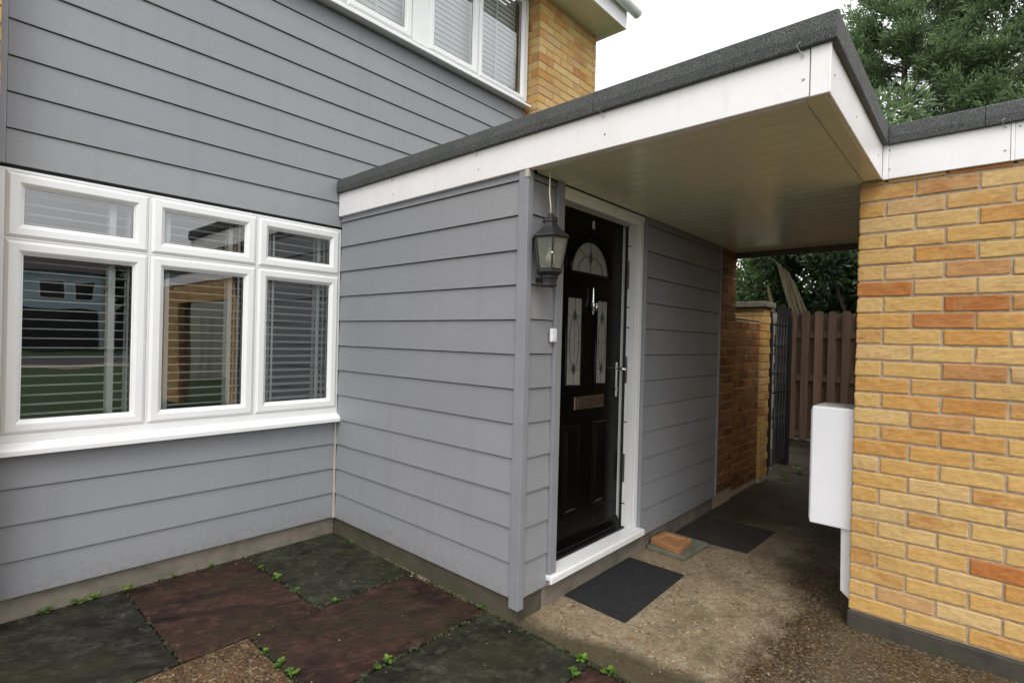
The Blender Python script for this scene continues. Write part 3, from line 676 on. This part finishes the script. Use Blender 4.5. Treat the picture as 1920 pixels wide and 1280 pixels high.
bm = B(); lathe(bm, [(.036, 1.615), (.040, 1.618), (.040, 1.624), (.037, 1.628), (.041, 1.650), (.045, 1.656), (.045, 1.664), (.054, 1.672), (.064, 1.680), (.064, 1.690), (.060, 1.694)], LX, LY, 6, ROT); obj('base', bm, LANT, lan, .002)
bm = B(); prism(bm, [(LX-.010, LY+.02, 1.63), (LX+.012, LY+.02, 1.63), (LX+.022, YC-.0055, 1.64), (LX, YC-.0055, 1.64)], (0, 0, .022)); obj('wall_bracket', bm, LANT, lan, .001)
bm = B(); tube(bm, [(LX, LY+.01, 1.936), (LX+.02, LY+.05, 1.940), (LX+.045, YC-.005, 1.936)], .0035, 6)
obj('wall_bracket', bm, LANT, lan, .001)
bm = B(); lathe(bm, [(.006, 0), (.018, .005), (.025, .018), (.026, .028), (.021, .043), (.012, .058), (.011, .080)], LX+.004, LY, 14, 0, 1.722); obj('bulb', bm, BULB, lan, smooth=True)
bm = B(); tube(bm, [(LX, LY, 1.955), (LX+.003, LY+.004, 2.00), (LX+.001, LY+.012, 2.06), (LX+.012, LY+.02, 2.12), (LX+.010, LY+.022, 2.168)], .0036, 8); obj('cable', bm, simple('cream_cable', (.62, .58, .45), .5), lan, smooth=True)
bm = B(); tube(bm, [hexp(.074, 1.765, 5.97), hexp(.080, 1.765, 5.97)], .0035, 8); obj('screw', bm, CHROME, lan)

bell = thing('doorbell', 'small white oval doorbell button on the grey board beside the door', 'doorbell', (2.122, YC-.005, 1.352))
bm = B(); box(bm, 2.098, 2.147, YC-.026, YC-.007, 1.350, 1.421); obj('bell_case', bm, WHITEBOX, bell, .0095, 4)
bm = B(); tube(bm, [(2.122, YC-.026, 1.372), (2.122, YC-.029, 1.372)], .010, 14); obj('button', bm, WHITEP, bell)

# ---------------------------------------------------------------- mats, slab, brick
def flat_mat(name, pts, z0, z1, mat, label):
    bm = B(); P = []
    for i in range(4):
        a, b = Vector(pts[i]), Vector(pts[(i+1) % 4])
        for k in range(10): q = a.lerp(b, k/10); P.append((q.x+random.uniform(-.0015, .0015), q.y+random.uniform(-.0015, .0015), z0))
    prism(bm, P, (0, 0, z1-z0)); o = obj(name, bm, mat, None, .002); return tag(o, label, 'door mat')
flat_mat('door_mat', [(2.318, 1.645), (3.010, 1.648), (3.012, 1.288), (2.302, 1.272)], .001, .009, MAT, 'clean black rubber mat lying below the white door threshold')
flat_mat('door_mat', [(3.61, 1.640), (4.18, 1.640), (4.195, 1.112), (3.625, 1.132)], .001, .007, MATB, 'worn dark brown mat further along in the passage shade')
bm = B(); prism(bm, [(3.222, 1.640, 0), (3.575, 1.630, 0), (3.560, 1.358, 0), (3.215, 1.375, 0)], (0, 0, .030)); tag(obj('concrete_slab', bm, m_plinth('slab_concrete', (.17, .17, .125), .5), None, .008, 3), 'small mossy grey concrete slab lying by the plinth under an orange brick', 'slab')
bm = B()
def rr(i, z): return [(3.265+i, 1.632-i, z), (3.452-i, 1.626-i, z), (3.447-i, 1.428+i, z), (3.212+i, 1.415+i, z)]
rings = [[bm.verts.new(p) for p in rr(i, z)] for i, z in ((0, .031), (0, .064), (.004, .068), (.030, .068), (.045, .058))]
for a, b_ in zip(rings, rings[1:]):
    for k in range(4): bm.faces.new((a[k], a[(k+1) % 4], b_[(k+1) % 4], b_[k]))
bm.faces.new(rings[-1]); bm.faces.new(rings[0][::-1])
tag(obj('loose_brick', bm, m_brick('orange_brick', [(0, (.42, .20, .085)), (1, (.42, .20, .085))]), None, .003), 'loose orange brick with a hollow top lying on the small concrete slab', 'brick')

# ---------------------------------------------------------------- garden wall, gate, fence
gw = thing('garden_wall', 'low weathered brick garden wall ending in a taller pier with a flat coping', 'wall', (5.2, 1.7, 0))
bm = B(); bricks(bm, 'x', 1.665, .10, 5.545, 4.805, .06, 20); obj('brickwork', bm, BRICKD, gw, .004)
bm = B(); bricks(bm, 'y', 5.555, .10, 1.635, 1.93, .06, 22, 1); bricks(bm, 'x', 1.635, .10, 5.66, 5.80, .06, 22); obj('pier_brickwork', bm, BRICK, gw, .004)
bm = B(); box(bm, 4.80, 5.55, 1.671, 1.77, -.03, 1.59); obj('mortar', bm, MORTAR, gw)
bm = B(); box(bm, 5.561, 5.79, 1.642, 1.93, -.03, 1.735); obj('mortar', bm, MORTAR, gw)
bm = B(); box(bm, 4.80, 5.548, 1.67, 1.76, 1.591, 1.605); obj('wall_capping', bm, PLINTHD, gw, .005)
bm = B(); box(bm, 5.51, 5.84, 1.60, 1.97, 1.742, 1.80); obj('coping', bm, PLINTH, gw, .008)

gate = thing('iron_gate', 'ornate black wrought iron gate swung open behind the brick pier', 'gate', (5.88, 1.68, 0))
GYY = 1.662; gx0, gx1 = 5.86, 6.62
bm = B()
for x in (gx0, gx1): box(bm, x, x+.035, GYY-.015, GYY+.015, .03, 1.70)
for z in (.10, .86, 1.58): box(bm, gx0+.036, gx1-.001, GYY-.008, GYY+.008, z, z+.016)
obj('gate_frame', bm, BLACKM, gate, .002)
bm = B()
for i in range(6):
    x = gx0+.10+i*.11; tube(bm, [(x, GYY, .12), (x, GYY, 1.6), (x, GYY, 1.66)], [.0065, .0065, .001], 6)
obj('gate_bars', bm, BLACKM, gate)
for i in range(5):
    for z in (.60, 1.07, 1.37):
        bm = B(); x = gx0+.155+i*.11
        for s in (-1, 1): tube(bm, [(x+s*(.004+.038*t*math.cos(4.5*t)), GYY-.006, z+s*(.01+.09*(1-t)*math.cos(1.2*t)+.03*math.sin(6*t))) for t in [j/10 for j in range(11)]], .006, 5)
        lathe(bm, [(.004, -.014), (.016, 0), (.004, .014)], x, GYY, 8, 0, z)
        obj('gate_scroll', bm, BLACKM, gate)
bm = B(); box(bm, 6.66, 6.80, 1.695, 1.815, 0, 1.81); tag(obj('gate_post', bm, simple('black_stained_wood', (.012, .011, .010), .7, var=.4, bsc=40, bd=.003), None, .004), 'black stained post standing between the iron gate and the fence', 'post')
bm = B()
for i in range(4): box(bm, 7.3, 7.33, 1.99+i*.075, 2.06+i*.075, .05, 1.78-(i % 2)*.01)
tag(obj('timber_screen', bm, PALEW, None, .003), 'pale grey boarding glimpsed through the iron gate bars', 'boarding')

fe = thing('fence', 'brown hit and miss timber fence with rounded pale tops closing the passage', 'fence', (8.0, .8, 0))
bm = B(); y = 2.02; k = 0
while y > -1.2:
    h = 1.845+random.uniform(-.015, .015); w = .094; yy = y-w
    P = [(8.0, y, .10), (8.0, y, h-.02), (8.0, y-.012, h-.004), (8.0, y-w*.35, h), (8.0, y-w*.65, h), (8.0, yy+.012, h-.008), (8.0, yy, h-.022), (8.0, yy, .10)]
    prism(bm, P, (-.018, 0, 0)); y -= .158
obj('front_pales', bm, FENCE, fe)
bm = B(); y = 1.945
while y > -1.2:
    h = 1.80+random.uniform(-.02, .01); box(bm, 8.048, 8.066, y-.098, y, .12, h); y -= .158
obj('back_pales', bm, FENCE, fe)
for z in (.14, .90, 1.48): bx('rail', FENCE, fe, 8.0005, 8.0475, -1.2, 2.02, z, z+.085, bev=.003)
bx('gravel_board', PLINTHD, fe, 8.0, 8.03, -1.2, 2.02, -.02, .095)
for x in range(1):
    tm = thing('leaning_timbers', 'bundle of old grey boards leaning above the fence against the dark foliage', 'timber', (8.3, 1.95, 1.0))
    for i, (y0, y1, yt0, yt1, zt) in enumerate(((2.075, 2.010, 2.30, 2.235, 2.60), (2.008, 1.955, 2.232, 2.18, 2.52), (1.953, 1.90, 2.178, 2.125, 2.47), (1.898, 1.845, 2.12, 2.07, 2.36))):
        dy = (yt0-y0)/(zt-1.8)
        bm = B(); prism(bm, [(8.3+.02*i, y0-dy*1.5, .3), (8.3+.02*i, y1-dy*1.5, .3), (8.3+.02*i, yt1, zt-.05), (8.3+.02*i, yt0, zt)], (.018, 0, 0)); obj('board', bm, TIMB, tm)
    bm = B(); prism(bm, [(8.28, 2.475, 2.73), (8.28, 2.29, 2.60), (8.28, 2.27, 2.565), (8.28, 2.47, 2.695)], (-.03, 0, 0)); obj('broken_stick', bm, TIMB, tm)
    bm = B(); prism(bm, [(8.28, 2.41, 2.25), (8.28, 2.375, 2.25), (8.28, 2.12, 1.2), (8.28, 2.17, 1.2)], (-.03, 0, 0)); obj('board', bm, TIMB, tm)

# ---------------------------------------------------------------- foliage
def leaves(centers, dirs, ln, wd, jitter=.5):
    n = len(centers); d = dirs/np.linalg.norm(dirs, axis=1, keepdims=True)
    s = np.cross(d, rng.normal(size=(n, 3))); s /= np.linalg.norm(s, axis=1, keepdims=True)
    L = ln*rng.uniform(.6, 1.3, (n, 1)); w = wd*rng.uniform(.6, 1.3, (n, 1))
    up = np.cross(d, s)*w*.25
    V = np.stack([centers, centers+d*L*.45+s*w*.5+up, centers+d*L, centers+d*L*.45-s*w*.5+up], 1).reshape(-1, 3)
    Fc = np.arange(n*4).reshape(n, 4); return V, Fc
def cypress(cx, cyy, H, R, nb, label, zmin=2.0, face=-1, lean=0.0):
    t = thing('cypress_tree', label, 'tree', (cx, cyy, 0))
    bm = B(); tube(bm, [(cx, cyy, 0), (cx+.05, cyy, H*.5), (cx, cyy+.05, H*.97)], [.12, .07, .01], 10)
    cs, ds = [], []
    for b in range(nb):
        z = zmin+(H-zmin)*rng.random()**.9; rr_ = R*(1-((z-1.0)/(H-.6))**1.7)*rng.uniform(.7, 1.18)+.25
        a = rng.uniform(0, 2*math.pi); droop = rng.uniform(.0, .45)
        start = np.array([cx, cyy, z-.3]); end = np.array([cx+rr_*math.cos(a), cyy+rr_*math.sin(a), z+rr_*(.42-droop)])
        if b % 3 == 0: tube(bm, [tuple(start), tuple(start*.5+end*.5+np.array([0, 0, .03])), tuple(end)], [.025, .014, .004], 5)
        m_ = int(26+rr_*24)
        main = (end-start)/np.linalg.norm(end-start)
        tt = rng.uniform(.25, 1.05, m_)**.7
        base = start+(end-start)*tt[:, None]
        side = np.cross(main, [0, 0, 1.]); side /= np.linalg.norm(side)+1e-9
        sgn = rng.choice([-1, 1], m_)
        dd = main*rng.uniform(.5, 1.1, (m_, 1)) + side*(sgn*rng.uniform(.2, .9, m_))[:, None] + np.array([0, 0, 1.])*rng.uniform(-.25, .35, (m_, 1))
        # each twig = fan of five leaflets
        for q in range(9):
            off = dd*rng.uniform(0, .22, (m_, 1)) + rng.normal(size=(m_, 3))*.035
            cs.append(base+off); ds.append(dd+rng.normal(size=(m_, 3))*.45)
    V, Fc = leaves(np.concatenate(cs), np.concatenate(ds), .088, .021)
    obj('trunk', bm, BARK, t); npobj('crown', V, Fc, CONI, t); return t
cypress(10.6, 1.05, 8.2, 1.15, 210, 'tall loose cypress tree nearest the canopy corner behind the garage roof', 2.4)
cypress(10.8, -.15, 7.4, 1.5, 250, 'dense middle cypress tree directly above the garage roof', 2.4)
cypress(10.4, -1.55, 8.6, 1.6, 220, 'cypress tree at the right edge of the photo behind the garage roof', 3.0)
def shrub(cx, cyy, rx, ry, z0, z1, n, label, cat='shrub', mat=LAUR, ln=.13, wd=.055, name='laurel_shrub', foot=None):
    t = thing(name, label, cat, (*(foot or (cx, cyy)), 0)); bm = B(); fx, fy = foot or (cx, cyy)
    for k in range(7):
        a = rng.uniform(0, 6.28); tube(bm, [(fx+.1*math.cos(a), fy+.1*math.sin(a), 0), *([(fx, fy, z0+.2)] if foot else []), (cx+rx*.4*math.cos(a), cyy+ry*.4*math.sin(a), z1*(.85 if foot else .5)), (cx+rx*.7*math.cos(a), cyy+ry*.7*math.sin(a), z1*.85)], [.05, .04, .022, .006] if foot else [.035, .022, .006], 6)
    obj('stems', bm, BARK, t)
    nc = 60; cc = np.stack([cx+rx*rng.uniform(-1, 1, nc), cyy+ry*rng.uniform(-1, 1, nc), rng.uniform(z0+.1, z1-.1, nc)], 1)
    w = ((cc[:, 0]-cx)/rx)**2+((cc[:, 1]-cyy)/ry)**2+((cc[:, 2]-(z0+z1)/2)/((z1-z0)/2))**2*.8; cc = cc[w < 1.5]
    idx = rng.integers(0, len(cc), n); dirv = rng.normal(size=(n, 3)); dirv /= np.linalg.norm(dirv, axis=1, keepdims=True)
    P = cc[idx]+dirv*(.30*rng.uniform(.45, 1.1, (n, 1))); dd = dirv+rng.normal(size=(n, 3))*.5+np.array([0, 0, -.15])
    V, Fc = leaves(P, dd, ln, wd); npobj('leaves', V, Fc, mat, t); return t
shrub(9.6, 1.1, .8, 1.1, .4, 3.15, 16000, 'dark laurel shrub rising straight behind the timber fence')
shrub(10.2, -.6, .9, 1.1, .4, 3.1, 9000, 'dark laurel shrub behind the fence beyond the meter cabinet')
shrub(11.0, 2.45, .9, .9, .8, 3.5, 11000, 'dark bushy shrub seen between the leaning boards and the canopy')
shrub(11.8, 3.7, 1.2, 1.2, .3, 3.6, 15000, 'lighter green shrub with open sky behind, above the brick pier', mat=m_leaf('light_leaf', (.05, .10, .025), (.16, .24, .07), .35), name='garden_shrub')
bm = B(); tube(bm, [(8.05, 0, 0)]*2, .001, 3); bm.free()

shrub(9.2, 4.9, 1.0, 1.0, 1.6, 3.6, 9000, 'unseen tree added behind the house to shade the passage, hidden by the canopy', 'tree', name='shading_tree', ln=.2, wd=.09)  # added out of view to block sky light from the passage
shrub(6.6, 1.95, 1.6, 1.35, 2.95, 3.9, 30000, 'spreading tree added over the open end of the passage to shade it', 'tree', mat=CONI, name='shading_tree', ln=.11, wd=.034, foot=(8.6, 4.4))  # crown added to keep sky light out of the passage
# weeds in the joints
def weed_mesh():
    bm = B()
    for k in range(9):
        a = random.uniform(0, 6.28); r = random.uniform(.006, .022); z = random.uniform(.004, .018); s = random.uniform(.006, .011)
        c = Vector((r*math.cos(a), r*math.sin(a), z)); u = Vector((math.cos(a), math.sin(a), random.uniform(-.2, .5))).normalized(); v = u.cross(Vector((0, 0, 1))).normalized()
        P = [c-u*s, c-u*s*.3+v*s*.8, c+u*s*.6+v*s*.7, c+u*s*1.1, c+u*s*.6-v*s*.7, c-u*s*.3-v*s*.8]
        bm.faces.new([bm.verts.new(p) for p in P]); tube(bm, [(0, 0, -.004), tuple(c-u*s)], .0008, 4)
    return bm
wm = []
for i in range(4):
    o = obj('weed', weed_mesh(), WEED); wm.append(o)
WP = [(.413, 3.322, 1.4, 'weed clump nearest the left edge at the foot of the plinth'), (.54, 3.322, 1.4, 'left half of the long bright weed clump at the foot of the plinth'), (.60, 3.322, 1.5, 'right half of the long bright weed clump at the foot of the plinth'),
 (.753, 3.322, 1.3, 'weed at the plinth where the dark slab meets the red slab'), (.906, 3.325, .8, 'tiny weed at the plinth behind the upper red slab'), (.961, 3.322, 1., 'small weed at the plinth behind the middle of the upper red slab'),
 (1.146, 3.322, .9, 'small pale weed at the plinth right of the other plinth weeds'), (1.350, 3.10, .9, 'small weed high in the joint between the red and the mossy slab'), (1.350, 2.90, 1.3, 'bushy weed midway in the joint between the red and the mossy slab'),
 (1.350, 2.69, .9, 'small weed low in the joint between the red and the mossy slab'), (1.44, 2.447, .9, 'tiny weed in the joint behind the lower red slab'), (1.912, 3.08, 1., 'weed at the foot of the porch side wall near the inner corner'),
 (1.912, 1.874, 1.3, 'weed at the porch plinth by the right corner of the lower red slab'), (1.27, 1.832, 1., 'left one of two weeds on the near edge of the lower red slab'), (1.33, 1.832, 1.1, 'right one of two weeds on the near edge of the lower red slab'),
 (1.006, 2.26, .9, 'small weed on the corner joint of the pebble slab'), (1.006, 2.03, 1.25, 'large bright weed beside the pebble slab at the bottom edge'), (1.006, 2.13, 1.2, 'weed just above the large bright one beside the pebble slab'),
 (1.90, 1.25, 1.2, 'upright weed at the corner of the mossy slab near the concrete path'), (1.91, 1.12, 1.35, 'large bright weed at the bottom edge beside the concrete path'), (1.79, 1.22, 1.3, 'weed left of the large one at the bottom edge by the path'),
 (5.9, 1.50, 2.4, 'weed growing at the foot of the open iron gate'), (6.3, 1.45, 3.0, 'leafy weed in the dark ground before the fence')]
for i, (x, y, s, lb) in enumerate(WP):
    o = wm[i] if i < 4 else wm[i % 4].copy()
    if i >= 4: C.objects.link(o)
    o.location = (x, y, -.002 if x < 1.95 else .002); o.rotation_euler = (0, 0, random.uniform(0, 6)); o.scale = (s, s, s*1.2)
    tag(o, lb, 'weed', 'weeds growing in the paving joints')

bm = B()
SEG = [((-.3, 3.318), (1.9, 3.318), 130), ((1.918, 3.3), (1.918, 1.66), 110), ((.74, 3.3), (.74, 2.44), 40), ((1.35, 3.3), (1.35, 2.45), 55), ((1.02, 2.444), (1.9, 2.444), 60), ((.1, 2.434), (1.0, 2.434), 50), ((1.008, 2.43), (1.008, 1.84), 60), ((1.2, 1.833), (1.9, 1.833), 60), ((1.914, 1.64), (1.914, .7), 120), ((1.1, 1.52), (1.19, 1.83), 20)]
for a, b_, n in SEG:
    for i in range(n):
        q = Vector(a).lerp(Vector(b_), random.random()); r = random.uniform(.003, .012)*random.uniform(.5, 1); x, y = q.x+random.gauss(0, .006), q.y+random.gauss(0, .006)
        rot = random.uniform(0, 6)
        lathe(bm, [(r, -.004), (r*.9, .002+r*.1), (r*.5, .002+r*.35)], x, y, 6, rot)
tag(obj('moss', bm, simple('joint_moss', (.030, .038, .012), .95, var=.7, vs=9, bsc=200, bd=.003)), kind='stuff')
# small grit and pale flecks lying about
bm = B()
for i in range(170):
    x, y = random.uniform(.2, 4.5), random.uniform(.7, 3.3)
    if x > 1.9: y = random.uniform(.6, 1.62)
    r = random.uniform(.0012, .0028); a = random.uniform(0, 3)
    vs = box(bm, x-r, x+r*1.4, y-r, y+r, .0005, .002+r*.8)
tag(obj('grit', bm, simple('pale_grit', (.40, .34, .25), .8, var=.5, vs=3), None, .0008), kind='stuff')

# ---------------------------------------------------------------- across the street (seen in the window glass)
op = thing('opposite_house', 'pale blue rendered house across the street with a black garage door', 'house', (6, -38, 0))
bm = B(); box(bm, -6, 8.2, -46, -38, 0, 5.1); obj('wall', bm, RENDERB, op)
bm = B(); box(bm, 8.3, 22, -47, -39, 0, 5.0); obj('side_wall', bm, simple('cream_render', (.62, .60, .52), .8), op)
bm = B(); prism(bm, [(-6.4, -37.5, 5.0), (-6.4, -42, 7.9), (-6.4, -46.5, 5.0)], (15, 0, 0)); prism(bm, [(8.7, -38.6, 5.0), (8.7, -43, 7.2), (8.7, -47.5, 5.0)], (14, 0, 0)); obj('roof', bm, TILE, op)
bx('garage_door', DARKDOOR, op, 4.2, 8.0, -38.0, -37.9, .05, 2.6)
bx('garage_door', DARKDOOR, op, 9.2, 13, -39.0, -38.9, .05, 2.7)
for x in (-4, -.5, 2.6, 5.0, 6.6):
    f = bx('window', WHITEP, op, x, x+1.3, -38.06, -37.95, 3.2, 4.5); bx('pane', DARKDOOR, f, x+.12, x+1.18, -37.94, -37.92, 3.32, 4.38)
for i, (x, r) in enumerate(((9.6, 1.5), (21, 2.3))):
    shrub(x, -33-i*3, r, r, 1.5, 6+i, 2500, ('round tree across the street in front of the brick house', 'larger tree further along the street')[i], 'tree', name='street_tree', ln=.5, wd=.3)
ff = thing('garden_fence', 'pale closeboard fence along the far side of the lawn', 'fence', (9, -10, 0))
bm = B(); y = 4.6
while y < 14: box(bm, y, y+.115, -10, -9.98, 0, 1.75); y += .12
obj('pales', bm, PALEW, ff); bx('rail', PALEW, ff, 4.6, 14, -10.05, -10.001, 1.0, 1.08)
